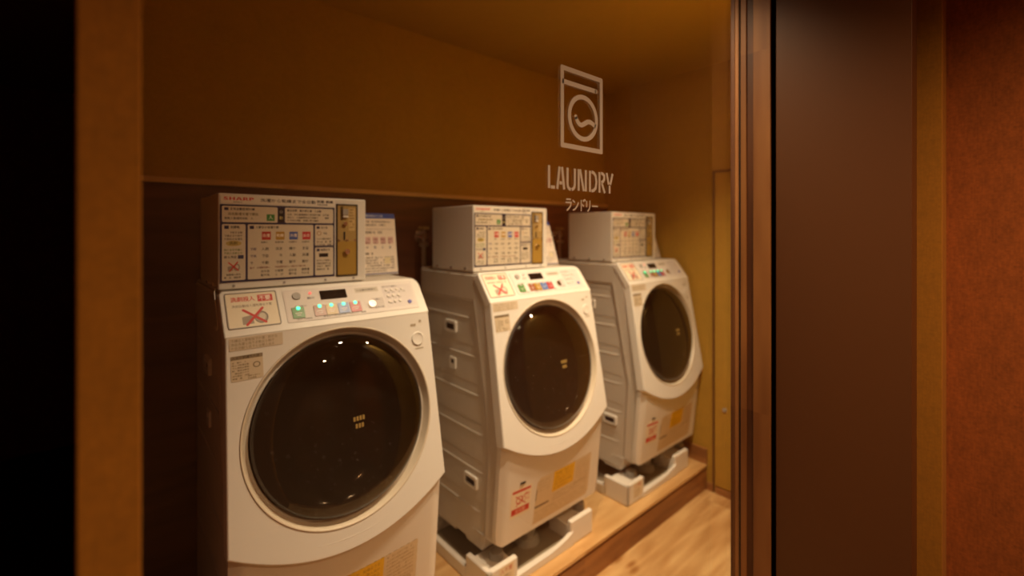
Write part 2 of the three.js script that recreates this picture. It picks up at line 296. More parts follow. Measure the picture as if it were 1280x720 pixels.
const INK = '#2b2a30', BLUE = '#23284f', PAPER = '#ddd3c0';
const printTitle = canvasTexture(1024, 96, (c, w, h) => {
  box(c, 0, 0, w, h, '#f1ece2'); c.fillStyle = '#d8232a'; c.font = 'bold 52px sans-serif'; c.textBaseline = 'middle';
  c.save(); c.translate(20, 38); c.scale(1.55, 1); c.fillText('SHARP', 0, 0); c.restore();
  c.fillStyle = '#8b8478'; c.font = '20px sans-serif'; fineText(c, 100, 68, 110, 18, 1, '#9a927f');
  glyphs(c, '洗濯から乾燥まで全自動', 325, 22, 44, INK, 0.1);
  glyphs(c, '洗濯', 846, 16, 34, INK, .14); box(c, 920, 32, 14, 5, INK); glyphs(c, '乾燥', 940, 16, 34, INK, .14); fineText(c, 850, 62, 150, 20, 1, INK);
});
const printChart = canvasTexture(1024, 720, (c, w, h) => {
  box(c, 0, 0, w, h, BLUE);
  const card = (x, y, a, b) => { c.fillStyle = PAPER; c.beginPath(); c.roundRect(x, y, a, b, 12); c.fill(); };
  card(14, 14, 462, 150); card(542, 14, 468, 150);
  box(c, 482, 24, 50, 136, '#18181c'); glyphs(c, '全自', 492, 40, 32, '#8f8f8f', .1, 0); glyphs(c, '動', 492, 100, 32, '#c9c07a', .1);
  box(c, 32, 28, 34, 26, '#23284f'); fineText(c, 76, 28, 250, 24, 1, INK); fineText(c, 34, 74, 310, 26, 1, '#7d6f4a'); fineText(c, 34, 116, 310, 22, 1, '#5d5a55');
  box(c, 380, 84, 70, 64, '#3f8b45'); glyphs(c, '入', 398, 96, 36, '#eaf3e4', .14);
  fineText(c, 562, 30, 420, 22, 1, INK); fineText(c, 562, 70, 420, 20, 3, '#55504a');
  card(14, 182, 188, 520); card(220, 182, 590, 520); card(826, 182, 184, 214); card(826, 414, 184, 288);
  box(c, 32, 196, 36, 30, '#23284f'); fineText(c, 80, 198, 90, 24, 1, INK); fineText(c, 30, 250, 150, 20, 3, '#6a6257'); c.fillStyle = '#c7b26c'; c.beginPath(); c.ellipse(106, 360, 62, 26, 0, 0, 7); c.fill(); glyphs(c, '洗剤', 70, 342, 32, '#6f6338', .12);
  fineText(c, 30, 410, 150, 20, 2, '#67803f'); fineText(c, 30, 474, 110, 24, 1, INK); box(c, 140, 470, 46, 34, '#3a4266'); noDetergent(c, 50, 530, 110, 90); fineText(c, 30, 640, 150, 18, 2, '#6a6257');
  box(c, 236, 196, 36, 30, '#23284f'); fineText(c, 284, 198, 300, 24, 1, INK);
  ['#c23b34', '#b9913a', '#4665b8', '#cc2f3e'].forEach((f, i) => {
    const x = 338 + i * 122; box(c, x, 252, 78, 78, f); glyphs(c, ['洗濯', '乾燥', '洗濯', '全自'][i], x + 6, 272, 31, '#f6e9dd', .12);
    fineText(c, x - 6, 344, 90, 18, 1, '#6a6257'); c.fillStyle = INK; c.font = 'bold 38px sans-serif';
    ['300', '200', '100'].forEach((t, r) => { fineText(c, x - 2, 402 + r * 66, 88, 30, 1, '#4d4740'); });
    fineText(c, x - 8, 620, 80, 24, 2, '#4a4641');
  });
  fineText(c, 238, 404, 76, 26, 1, '#4a3f6a'); fineText(c, 238, 470, 76, 26, 1, '#4a3f6a'); fineText(c, 238, 536, 50, 26, 1, INK); fineText(c, 238, 586, 540, 18, 1, '#7b4b3c');
  box(c, 842, 196, 30, 26, '#23284f'); fineText(c, 884, 198, 100, 22, 1, INK); c.strokeStyle = '#b38a5b'; c.lineWidth = 6; c.beginPath(); c.arc(866, 268, 20, 0, 7); c.stroke(); fineText(c, 905, 260, 80, 20, 1, INK); fineText(c, 842, 316, 150, 20, 3, '#55504a');
  box(c, 842, 428, 30, 26, '#23284f'); fineText(c, 884, 430, 100, 22, 1, INK); box(c, 866, 476, 92, 38, '#17181a'); fineText(c, 842, 540, 150, 20, 4, '#6a6257'); c.beginPath(); c.arc(950, 590, 20, 0, 7); c.stroke();
});
const printCoin = canvasTexture(256, 768, (c, w, h) => {
  box(c, 0, 0, w, h, '#a98f58'); box(c, 0, 400, w, h - 400, '#a9883e'); frame(c, 4, 4, w - 8, h - 8, '#4d3c1e', 8);
  box(c, 150, 30, 86, 250, '#cbb07a'); fineText(c, 158, 40, 72, 20, 7, '#6b5730', 1.6); box(c, 40, 18, 36, 150, '#58451f');
});
const printNotice = canvasTexture(512, 400, (c, w, h) => {
  box(c, 0, 0, w, h, '#f1e6cf'); glyphs(c, '洗剤投入', 46, 40, 58, '#d0433a', .13); c.fillStyle = '#cc2b27'; c.fillRect(316, 30, 158, 82); glyphs(c, '不要', 330, 40, 60, '#fbeee0', .12);
  glyphs(c, '洗剤自動投入濯乾燥全不要', 50, 136, 32, '#8d7f6c', .1); noDetergent(c, 110, 186, 300, 196);
});
const printBoard = canvasTexture(1024, 352, (c, w, h) => {
  box(c, 0, 0, w, h, '#e4dedb'); c.strokeStyle = '#cfc6c8'; c.lineWidth = 3; c.strokeRect(8, 8, w - 16, h - 16);
  fineText(c, 158, 92, 88, 26, 1, INK); box(c, 520, 40, 190, 56, '#c6bdb0'); fineText(c, 532, 56, 170, 22, 1, '#4f4a44'); fineText(c, 60, 178, 90, 20, 1, '#6c675f'); fineText(c, 60, 316, 110, 20, 1, '#6c675f');
  box(c, 636, 176, 96, 132, '#cfc8c6'); fineText(c, 650, 186, 70, 18, 1, INK); fineText(c, 644, 280, 80, 18, 1, INK);
  box(c, 742, 34, 264, 282, '#d9d2d2'); fineText(c, 752, 42, 200, 18, 1, '#5a554f');
  for (let r = 0; r < 3; r++) for (let k = 0; k < 4; k++) { if (r && k === 3) continue; fineText(c, 776 + k * 46, 118 + r * 68, 36, 14, 1, '#6c675f'); }
  fineText(c, 240, 316, 330, 18, 1, '#6c675f');
});
const printSpec = canvasTexture(256, 256, (c, w, h) => { box(c, 0, 0, w, h, '#d2c3ab'); box(c, 0, 0, w, 40, '#8f8069'); fineText(c, 10, 6, 240, 26, 1, '#4a3f31'); fineText(c, 10, 58, 150, 18, 7, '#84765f', 1.5); c.strokeStyle = '#84765f'; c.lineWidth = 10; c.beginPath(); c.arc(204, 112, 26, 0, 7); c.stroke(); fineText(c, 130, 210, 110, 16, 2, '#84765f'); });
const printStrip = canvasTexture(512, 128, (c, w, h) => { box(c, 0, 0, w, h, '#d5c7b2'); fineText(c, 16, 14, 470, 30, 3, '#a4957d', 1.25); });
const printLower = canvasTexture(1024, 616, (c, w, h) => {
  box(c, 0, 0, w, h, '#d9c6a6'); box(c, 284, 12, 724, 14, '#3d3026'); fineText(c, 30, 60, 230, 22, 4, '#bda988', 1.8); box(c, 284, 26, 378, 262, '#eab90c'); fineText(c, 310, 56, 320, 30, 5, '#bd9210', 1.5);
  fineText(c, 690, 50, 290, 22, 9, '#b39b7a', 1.6); fineText(c, 300, 320, 690, 22, 3, '#b39b7a', 1.6); fineText(c, 30, 440, 960, 24, 4, '#bda683', 1.6); box(c, 10, 155, 20, 140, '#4a3d30'); box(c, 2, 370, 244, 22, '#5a4a3a');
});
const printCare = canvasTexture(256, 320, (c, w, h) => {
  box(c, 0, 0, w, h, '#f0e5cf'); box(c, 20, 30, 216, 26, '#cc3a2e'); c.strokeStyle = '#cf5348'; c.lineWidth = 10; c.beginPath(); c.arc(110, 140, 38, 0, 7); c.moveTo(60, 90); c.lineTo(190, 196); c.moveTo(190, 80); c.lineTo(70, 200); c.stroke(); fineText(c, 170, 90, 60, 18, 3, '#cf5348');
  box(c, 20, 216, 216, 62, '#cc2f27'); glyphs(c, '全自動', 66, 226, 40, '#eac2b0', .1);
});
const printPan = canvasTexture(256, 256, (c, w, h) => { box(c, 0, 0, w, h, '#eadcc2'); glyphs(c, '入不要', 20, 30, 66, '#c06a4e', .1); fineText(c, 20, 120, 210, 26, 4, '#a08663', 1.25); });
const printCard = canvasTexture(512, 576, (c, w, h) => {
  box(c, 0, 0, w, h, '#efe6dc'); box(c, 0, 0, w, 50, '#2d4ea8'); fineText(c, 150, 12, 330, 26, 1, '#c9d3ee'); fineText(c, 20, 70, 450, 20, 2, '#7c746c', 1.6); box(c, 16, 150, 480, 4, '#a79c90'); fineText(c, 20, 170, 470, 24, 1, '#5a544d');
  for (let k = 0; k < 5; k++) { box(c, 60 + k * 88, 226, 66, 62, '#d8b6b4'); fineText(c, 66 + k * 88, 238, 54, 22, 2, '#8d5f5f'); fineText(c, 70 + k * 88, 310, 50, 26, 1, '#3d3d60'); }
  fineText(c, 20, 372, 300, 20, 1, '#5a544d'); fineText(c, 20, 410, 460, 18, 6, '#7c746c', 1.4); box(c, 360, 420, 70, 60, '#e3d9b9'); box(c, 0, h - 12, w, 12, '#4a4f86');
});
const printed = (t, r = 0.45) => mat(lin(1, 1, 1), r, { map: t });
const P = { title: printed(printTitle), chart: printed(printChart, 0.3), coin: printed(printCoin, 0.38), notice: printed(printNotice, 0.5), board: printed(printBoard, 0.5), spec: printed(printSpec), strip: printed(printStrip), lower: printed(printLower, 0.35), care: printed(printCare), pan: printed(printPan), card: printed(printCard, 0.3) };

// ------------------------------------------------------------------ washer-dryer
// side profile in (z, y), measured: control panel top, crease, seam, bottom of the front
const BASE = 0.226;
const K = { top: [0.0325, 1.3393], crease: [0.1137, 1.2315], seam: [0.202, 0.7257], bottom: [0.1585, 0.313] };
// frame of a front facet: origin at its upper edge, x right, y up the facet, z outwards
function facet(upper, lower) {
  const up = new THREE.Vector3(0, upper[1] - lower[1], upper[0] - lower[0]).normalize(), x = new THREE.Vector3(1, 0, 0), n = new THREE.Vector3().crossVectors(x, up);
  return new THREE.Matrix4().makeBasis(x, up, n).setPosition(0, upper[1] - BASE, upper[0]);
}
const F = { control: facet(K.top, K.crease), front: facet(K.crease, K.seam), lower: facet(K.seam, K.bottom) };
const len = (a, b) => Math.hypot(a[0] - b[0], a[1] - b[1]);
const LC = len(K.top, K.crease), LF = len(K.crease, K.seam), LL = len(K.seam, K.bottom);
const on = (f, g, dz = 0) => g.translate(0, 0, dz).applyMatrix4(F[f]);
const glow = (c, k) => new THREE.MeshStandardMaterial({ color: c, emissive: c, emissiveIntensity: k, roughness: 0.4 });
const LED = { green: glow(lin(0.03, 0.80, 0.40), 2.6), red: glow(lin(0.9, 0.12, 0.1), 0.8), off: mat(lin(0.45, 0.47, 0.42), 0.3) };

const arcV = (u) => -0.623 + 0.1 * (u / 0.307) ** 2;   // arched lower edge of the door panel, measured down the front facet
const arcPoint = (u) => { const p = new THREE.Vector3(u, arcV(u), 0).applyMatrix4(F.front); return [p.y, p.z - 0.010]; };
function lowerSurface(u, y) { const [ya, za] = arcPoint(u), t = (ya - y) / (ya - (K.bottom[1] - BASE)); return mix(za, K.bottom[0] - 0.002, t) - 0.012 * ss(0.275, 0.303, Math.abs(u)); }
const ss = (a, b, x) => { const q = Math.min(1, Math.max(0, (x - a) / (b - a))); return q * q * (3 - 2 * q); };
const lowerY = (v) => K.seam[1] - BASE + v * 0.9945;
function patch(u0, u1, y0, y1, lift, nu = 16, nv = 8) {   // sticker that follows the lower panel
  const g = new THREE.PlaneGeometry(1, 1, nu, nv), p = g.attributes.position;
  for (let i = 0; i < p.count; i++) { const u = mix(u0, u1, p.getX(i) + 0.5), y = mix(y0, y1, p.getY(i) + 0.5), e = Math.abs(p.getX(i)) > 0.499 || Math.abs(p.getY(i)) > 0.499; p.setXYZ(i, u, y, lowerSurface(u, y) + (e ? -0.0003 : lift)); }
  g.computeVertexNormals(); return g;
}
function makeWasher() {
  const t = new THREE.Group();
  // cabinet: profile extruded across the width
  const s = new THREE.Shape();   // shape x = -z, y = y
  const prof = [[-0.415, 1.33], [-0.405, 1.339], [K.top[0] - 0.008, 1.336], [K.crease[0] - 0.022, 1.226], [K.seam[0] - 0.02, 0.7257], [K.bottom[0] - 0.018, 0.32], [0.128, 0.313], [0.072, 0.313], [0.068, 0.28], [0.050, 0.252], [-0.05, 0.25], [-0.06, 0.264], [-0.12, 0.264], [-0.13, 0.25], [-0.405, 0.25], [-0.415, 0.26]];
  prof.forEach(([z, y], i) => s[i ? 'lineTo' : 'moveTo'](-z, y - BASE));
  const body = new THREE.ExtrudeGeometry(s, { depth: 0.572, bevelEnabled: true, bevelSize: 0.006, bevelThickness: 0.006, bevelOffset: -0.006, bevelSegments: 3 });
  const solid = new Brush(body.rotateY(Math.PI / 2).translate(-0.286, 0, 0)), bore = new Brush(new THREE.CylinderGeometry(0.252, 0.252, 0.20, 64).rotateX(Math.PI / 2).translate(0, -0.289, -0.055).applyMatrix4(F.front));
  solid.updateMatrixWorld(); bore.updateMatrixWorld();
  const evaluator = new Evaluator(); evaluator.useGroups = false;
  mesh('cabinet', evaluator.evaluate(solid, bore, SUBTRACTION).geometry, M.shell, t);
  // pressed side sheet: sunken field with five grooves
  const NU = 70, NV = 220, dFront = (y) => { const pts = [[0.03, 1.339], [0.105, 1.23], [0.19, 0.7257], [0.145, 0.313], [0.13, 0.25]]; for (let i = 0; i < 4; i++) if (y <= pts[i][1] && y >= pts[i + 1][1]) { const f = (pts[i][1] - y) / (pts[i][1] - pts[i + 1][1]); return mix(pts[i][0], pts[i + 1][0], f); } return 0.03; };
  const ridge = (y) => { const pts = [[0.002, 1.23], [0.10, 0.722], [0.078, 0.34], [0.07, 0.25]]; for (let i = 0; i < 3; i++) if (y <= pts[i][1] && y >= pts[i + 1][1]) return mix(pts[i][0], pts[i + 1][0], (pts[i][1] - y) / (pts[i][1] - pts[i + 1][1])); return 0; };
  const grooves = [[1.163, -0.016], [1.012, 0.016], [0.863, 0.037], [0.714, 0.052], [0.565, 0.052], [0.408, 0.037]];
  const relief = (z, y) => {
    let h = 0;
    if (y < 1.235) { const inside = ss(0, 0.008, ridge(y) - z) * ss(0, 0.008, 1.228 - y); h -= 0.004 * inside; const e = ridge(y) - z; h += 0.003 * Math.exp(-(((e + 0.004) / 0.004) ** 2)) * ss(0, .01, 1.23 - y); }
    for (const [gy, gz] of grooves) { const q = y - gy, end = ss(0, 0.03, gz + 0.01 - z) * ss(-0.39, -0.36, z); h -= 0.011 * end * (q > 0 ? 1 - ss(0, 0.035, q) : 1 - ss(0, 0.008, -q)); if (q < 0) h += 0.002 * end * Math.exp(-(((q + 0.010) / 0.005) ** 2)); }
    return h;
  };
  const pos = [], idx = [];
  for (let j = 0; j <= NV; j++) { const y = mix(0.262, 1.331, j / NV), zf = y < 0.325 ? 0.058 : dFront(y) - 0.012; for (let i = 0; i <= NU; i++) { const z = mix(-0.405, zf, i / NU); const edge = Math.min(1, i / 1, (NU - i) / 1, j / 1, (NV - j) / 1); pos.push(edge ? -0.2935 - 0.0035 - relief(z, y) : -0.288, y - BASE, z); } }
  for (let j = 0; j < NV; j++) for (let i = 0; i < NU; i++) { const a = j * (NU + 1) + i, b = a + 1, c = a + NU + 1, d = c + 1; idx.push(a, b, d, a, d, c); }
  const side = new THREE.BufferGeometry(); side.setAttribute('position', new THREE.Float32BufferAttribute(pos, 3)); side.setIndex(idx); side.computeVertexNormals();
  mesh('side_sheet', side, M.shell, t);
  // grips and inlet in the side sheet
  for (const [z, y] of [[-0.155, 1.103], [-0.012, 0.505]]) {
    const sh = roundedShape(-0.041, 0.041, -0.023, 0.023, 0.008); sh.holes.push(roundedShape(-0.031, 0.031, -0.013, 0.012, 0.003));
    const grip = mesh('side_grip', new THREE.ExtrudeGeometry(sh, { depth: 0.007, bevelEnabled: true, bevelSize: 0.002, bevelThickness: 0.002, bevelSegments: 2 }).rotateY(-Math.PI / 2).translate(-0.2935, y - BASE, z), M.white, t);
    mesh('grip_recess', T(new THREE.BoxGeometry(0.004, 0.027, 0.063), -0.294, y - BASE - 0.001, z), M.black, grip);
  }
  const inletShape = roundedShape(-0.022, 0.022, -0.026, 0.02, 0.004); inletShape.holes.push(roundedShape(-0.011, 0.011, -0.005, 0.013, 0.002));
  const inlet = mesh('inlet_cover', new THREE.ExtrudeGeometry(inletShape, { depth: 0.005, bevelEnabled: true, bevelSize: 0.001, bevelThickness: 0.001, bevelSegments: 1 }).rotateY(-Math.PI / 2).translate(-0.2935, 0.952 - BASE, -0.142), M.white, t);
  mesh('inlet_hole', T(new THREE.BoxGeometry(0.003, 0.020, 0.024), -0.2945, 0.956 - BASE, -0.142), M.black, inlet);
  // sloping control panel
  const cp = mesh('control_panel', on('control', new THREE.ExtrudeGeometry(roundedShape(-0.297, 0.297, -LC - 0.002, -0.002, [0.012, 0.035, 0.002, 0.002]), { depth: 0.024, bevelEnabled: true, bevelSize: 0.004, bevelThickness: 0.006, bevelSegments: 4, bevelOffset: -0.001, curveSegments: 10 }), -0.030), M.white, t);
  const noticeFrame = roundedShape(-0.288, -0.160, -LC + 0.018, -0.009, 0.006); noticeFrame.holes.push(roundedShape(-0.2855, -0.1625, -LC + 0.0205, -0.0115, 0.004));
  mesh('notice_frame', on('control', new THREE.ExtrudeGeometry(noticeFrame, { depth: 0.003, bevelEnabled: false }), -0.0005), M.grey, cp);
  const notice = mesh('notice_plate', on('control', plate(-0.2855, -0.1625, -LC + 0.0205, -0.0115, 0.0012), -0.0002), P.notice, cp); notice.userData.label = 'cream notice with red lettering and a crossed-out detergent bottle';
  const bx0 = -0.144, bx1 = 0.270, by0 = -LC + 0.017, by1 = -0.013, bw = bx1 - bx0, bh = by1 - by0;
  const board = mesh('control_board', on('control', plate(bx0, bx1, by0, by1, 0.0016, 0.004), -0.0002), P.board, t);
  const at = (u, v) => [bx0 + u * bw, by1 - v * bh];
  const part = (name, g, m) => mesh(name, on('control', g, 0.0014), m, board);
  { const [x, y] = at(0.342, 0.25); const d = part('display', plate(x - 0.040, x + 0.040, y - 0.0155, y + 0.0155, 0.0012, 0.001), M.smoked); d.userData.label = 'black display window'; }
  [['green', 0.077, lin(0.05, 0.24, 0.03)], ['brown', 0.221, lin(0.30, 0.08, 0.03)], ['yellow', 0.304, lin(0.42, 0.25, 0.02)], ['blue', 0.393, lin(0.07, 0.17, 0.50)], ['red', 0.482, lin(0.45, 0.015, 0.03)]].forEach(([name, u, col]) => {
    const [x, y] = at(u, 0.73), b = part('program_button', plate(x - 0.0165, x + 0.0165, y - 0.0175, y + 0.0175, 0.002, 0.002), mat(col, 0.35)); b.userData.label = name + ' program button';
    mesh('button_lettering', on('control', mergeGeometries([T(new THREE.BoxGeometry(0.018, 0.002, 0.0004), x, y - 0.002, 0.0036), T(new THREE.BoxGeometry(0.012, 0.002, 0.0004), x, y - 0.008, 0.0036)])), M.panWhite, b);
    mesh('lamp', on('control', T(new THREE.CylinderGeometry(0.0055, 0.0055, 0.0016, 20).rotateX(Math.PI / 2), x + 0.001, y + 0.0135, 0.004)), LED.off, b);
  });
  { const [x, y] = at(0.085, 0.21); part('power_button', new THREE.CylinderGeometry(0.011, 0.012, 0.004, 28).rotateX(Math.PI / 2).translate(x, y, 0.002), M.grey); }
  { const [x, y] = at(0.18, 0.15); part('power_lamp', new THREE.CylinderGeometry(0.004, 0.004, 0.002, 16).rotateX(Math.PI / 2).translate(x, y, 0.001), LED.red); }
  { const [x, y] = at(0.612, 0.71); part('start_button', new THREE.CylinderGeometry(0.012, 0.013, 0.006, 28).rotateX(Math.PI / 2).translate(x, y, 0.003), M.chrome); }
  for (let r = 0; r < 3; r++) for (let k = 0; k < 4; k++) { if (r && k === 3) continue; const [x, y] = at(0.76 + k * 0.045, 0.27 + r * 0.21); part('option_button', new THREE.CylinderGeometry(0.0042, 0.0046, 0.003, 16).rotateX(Math.PI / 2).translate(x, y, 0.0015), M.panWhite); }
  { const [x, y] = at(0.93, 0.76); const b = part('blue_button', new THREE.CylinderGeometry(0.0065, 0.007, 0.003, 20).rotateX(Math.PI / 2).translate(x, y, 0.0015), mat(lin(0.06, 0.07, 0.42), 0.35)); b.userData.label = 'small round blue button'; }
  // door panel with arched lower edge and round opening
  const fs = new THREE.Shape(), hw0 = 0.294, hw1 = 0.304, R = 0.272, cy = -0.289;
  fs.moveTo(-hw0, -0.002); fs.lineTo(hw0, -0.002); for (let k = 0; k <= 40; k++) { const u = hw1 * (1 - k / 20); fs.lineTo(u, arcV(u)); } fs.closePath();
  const hole = new THREE.Path(); hole.absarc(0, cy, R, 0, Math.PI * 2, true); fs.holes.push(hole);
  mesh('front_panel', on('front', new THREE.ExtrudeGeometry(fs, { depth: 0.034, bevelEnabled: true, bevelSize: 0.005, bevelThickness: 0.006, bevelOffset: -0.001, bevelSegments: 4, curveSegments: 72 }), -0.040), M.white, t);
  const lathe = (pts, n = 96) => new THREE.LatheGeometry(pts.map((p) => new THREE.Vector2(...p)), n).rotateX(Math.PI / 2);
  const dome = []; for (let i = 0; i <= 24; i++) { const a = i / 24; dome.push([0.2485 * Math.cos(a * Math.PI / 2), -0.014 + 0.056 * Math.sin(a * Math.PI / 2)]); }
  const door = mesh('door', on('front', lathe([[0.2485, -0.014], ...dome.slice(1, -1), [0.0001, 0.042]]).translate(0, cy, 0)), M.doorGlass, t); door.userData.label = 'round smoked door glass';
  const bowl = [[0.2475, -0.0135], [0.246, -0.020]]; for (let i = 1; i <= 20; i++) { const a = i / 20 * Math.PI / 2; bowl.push([0.246 * Math.cos(a) + 0.0001, -0.020 - 0.10 * Math.sin(a)]); }
  mesh('door_bowl', on('front', lathe(bowl).translate(0, cy, 0)), M.bowl, door).userData.label = 'bowl seen through the smoked door glass';
  mesh('door_bezel', on('front', lathe([[0.250, -0.026], [0.255, -0.025], [0.262, -0.017], [0.268, -0.001], [0.272, 0.0025], [0.275, 0.0005], [0.272, -0.036]]).translate(0, cy, 0)), M.bezel, t);
  // gold lettering on the door glass
  const gold = mat(lin(0.34, 0.23, 0.07), 0.5), marks = [];
  const lift = (x, y) => -0.014 + 0.056 * Math.sqrt(Math.max(0, 1 - (x * x + y * y) / (0.2485 ** 2))) + 0.0006;
  for (const [y0, xs] of [[0.010, [-0.014, -0.005, 0.004, 0.013]], [-0.010, [-0.009, 0.0, 0.009]]]) for (const x of xs) { const X = x + 0.018, Y = y0 + 0.004; marks.push(new THREE.BoxGeometry(0.006, 0.012, 0.001).translate(X, Y + cy, lift(X, Y))); }
  mesh('door_lettering', on('front', mergeGeometries(marks)), gold, door);
  // push knob ring and printed stickers on the door panel
  const knob = mesh('filter_cap', on('front', lathe([[0.0001, 0.001], [0.017, 0.001], [0.018, 0.003], [0.021, 0.003], [0.022, -0.001]], 40).translate(0.2487, -0.0854, 0.0005)), M.white, t);
  const faded = mat(lin(0.42, 0.36, 0.27), 0.6);
  mesh('cap_print', on('front', T(new THREE.BoxGeometry(0.03, 0.004, 0.0006), 0.252, -0.117, 0.0006)), faded, knob);
  mesh('small_print', on('front', T(new THREE.BoxGeometry(0.020, 0.008, 0.0006), 0.236, -0.040, 0.0006)), faded, t);
  mesh('small_mark', on('front', T(new THREE.CylinderGeometry(0.005, 0.005, 0.0006, 16).rotateX(Math.PI / 2), 0.262, -0.030, 0.0006)), faded, t);
  mesh('instruction_strip', on('front', plate(-0.289, -0.162, -0.038, -0.006, 0.0006), 0.0003), P.strip, t);
  mesh('specification_sticker', on('front', plate(-0.287, -0.213, -0.115, -0.052, 0.0006), 0.0003), P.spec, t);
  // lower panel with its stickers
  { // solid sheet from the arch down to the bottom edge
    const nu = 48, nv = 12, p = [], q = [], n = (nu + 1) * (nv + 1);
    for (const back of [0, 1]) for (let j = 0; j <= nv; j++) for (let i = 0; i <= nu; i++) { const u = mix(-0.302, 0.302, i / nu) * (j === nv ? 0.985 : 1), [ya] = arcPoint(u), y = mix(ya + 0.03, K.bottom[1] - BASE + 0.014 * ss(0.275, 0.30, Math.abs(u)), j / nv); p.push(u, y, lowerSurface(u, y) - back * 0.02); }
    const id = (b, j, i) => b * n + j * (nu + 1) + i;
    for (let j = 0; j < nv; j++) for (let i = 0; i < nu; i++) { q.push(id(0, j, i), id(0, j + 1, i), id(0, j, i + 1), id(0, j, i + 1), id(0, j + 1, i), id(0, j + 1, i + 1)); q.push(id(1, j, i), id(1, j, i + 1), id(1, j + 1, i), id(1, j, i + 1), id(1, j + 1, i + 1), id(1, j + 1, i)); }
    for (let i = 0; i < nu; i++) q.push(id(0, nv, i), id(1, nv, i), id(0, nv, i + 1), id(0, nv, i + 1), id(1, nv, i), id(1, nv, i + 1), id(0, 0, i), id(0, 0, i + 1), id(1, 0, i), id(0, 0, i + 1), id(1, 0, i + 1), id(1, 0, i));
    for (let j = 0; j < nv; j++) q.push(id(0, j, 0), id(1, j, 0), id(0, j + 1, 0), id(0, j + 1, 0), id(1, j, 0), id(1, j + 1, 0), id(0, j, nu), id(0, j + 1, nu), id(1, j, nu), id(0, j + 1, nu), id(1, j + 1, nu), id(1, j, nu));
    const g = new THREE.BufferGeometry(); g.setAttribute('position', new THREE.Float32BufferAttribute(p, 3)); g.setIndex(q);
    mesh('lower_panel', toCreasedNormals(g, 0.6), M.white, t);
  }
  const warn = mesh('warning_sticker', patch(-0.252, -0.147, lowerY(-0.323), lowerY(-0.198), 0.0007), P.care, t); warn.userData.label = 'cream sticker with red bars';
  const info = mesh('information_sticker', patch(-0.128, 0.225, lowerY(-0.402), lowerY(-0.190), 0.0007), P.lower, t); info.userData.label = 'beige sticker with a yellow block';
  mesh('badge', T(new RoundedBoxGeometry(0.026, 0.008, 0.003, 2, 0.001), -0.196, lowerY(-0.186), lowerSurface(-0.196, lowerY(-0.186)) + 0.0005), M.black, t);
  // feet
  for (const [x, z] of [[-0.245, 0.085], [0.245, 0.085], [-0.245, -0.355], [0.245, -0.355]]) mesh('foot', T(new THREE.CylinderGeometry(0.026, 0.03, 0.026, 24), x, 0.012, z), M.grey, t);
  return t;
}
const UNITS = [0, 0.8673, 1.7826];
const washerProto = makeWasher();
const washerLabels = ['white washer-dryer with lit green lamps, the one farthest from the ochre wall', 'white washer-dryer with unlit lamps, standing between the two others', 'white washer-dryer with lit green lamps, right beside the ochre end wall'];
UNITS.forEach((u, i) => {
  const w = i ? washerProto.clone() : washerProto;
  w.name = numbered('washer_dryer'); w.position.set(u, BASE, 0); scene.add(w); w.userData = {};
  tag(w, washerLabels[i], 'washing machine', 'washer-dryers in the laundry row');
  if (i !== 1) w.traverse((o) => { if (o.name === 'lamp') o.material = LED.green; });
  else w.traverse((o) => { if (o.name === 'lamp') o.material = LED.off; });
});

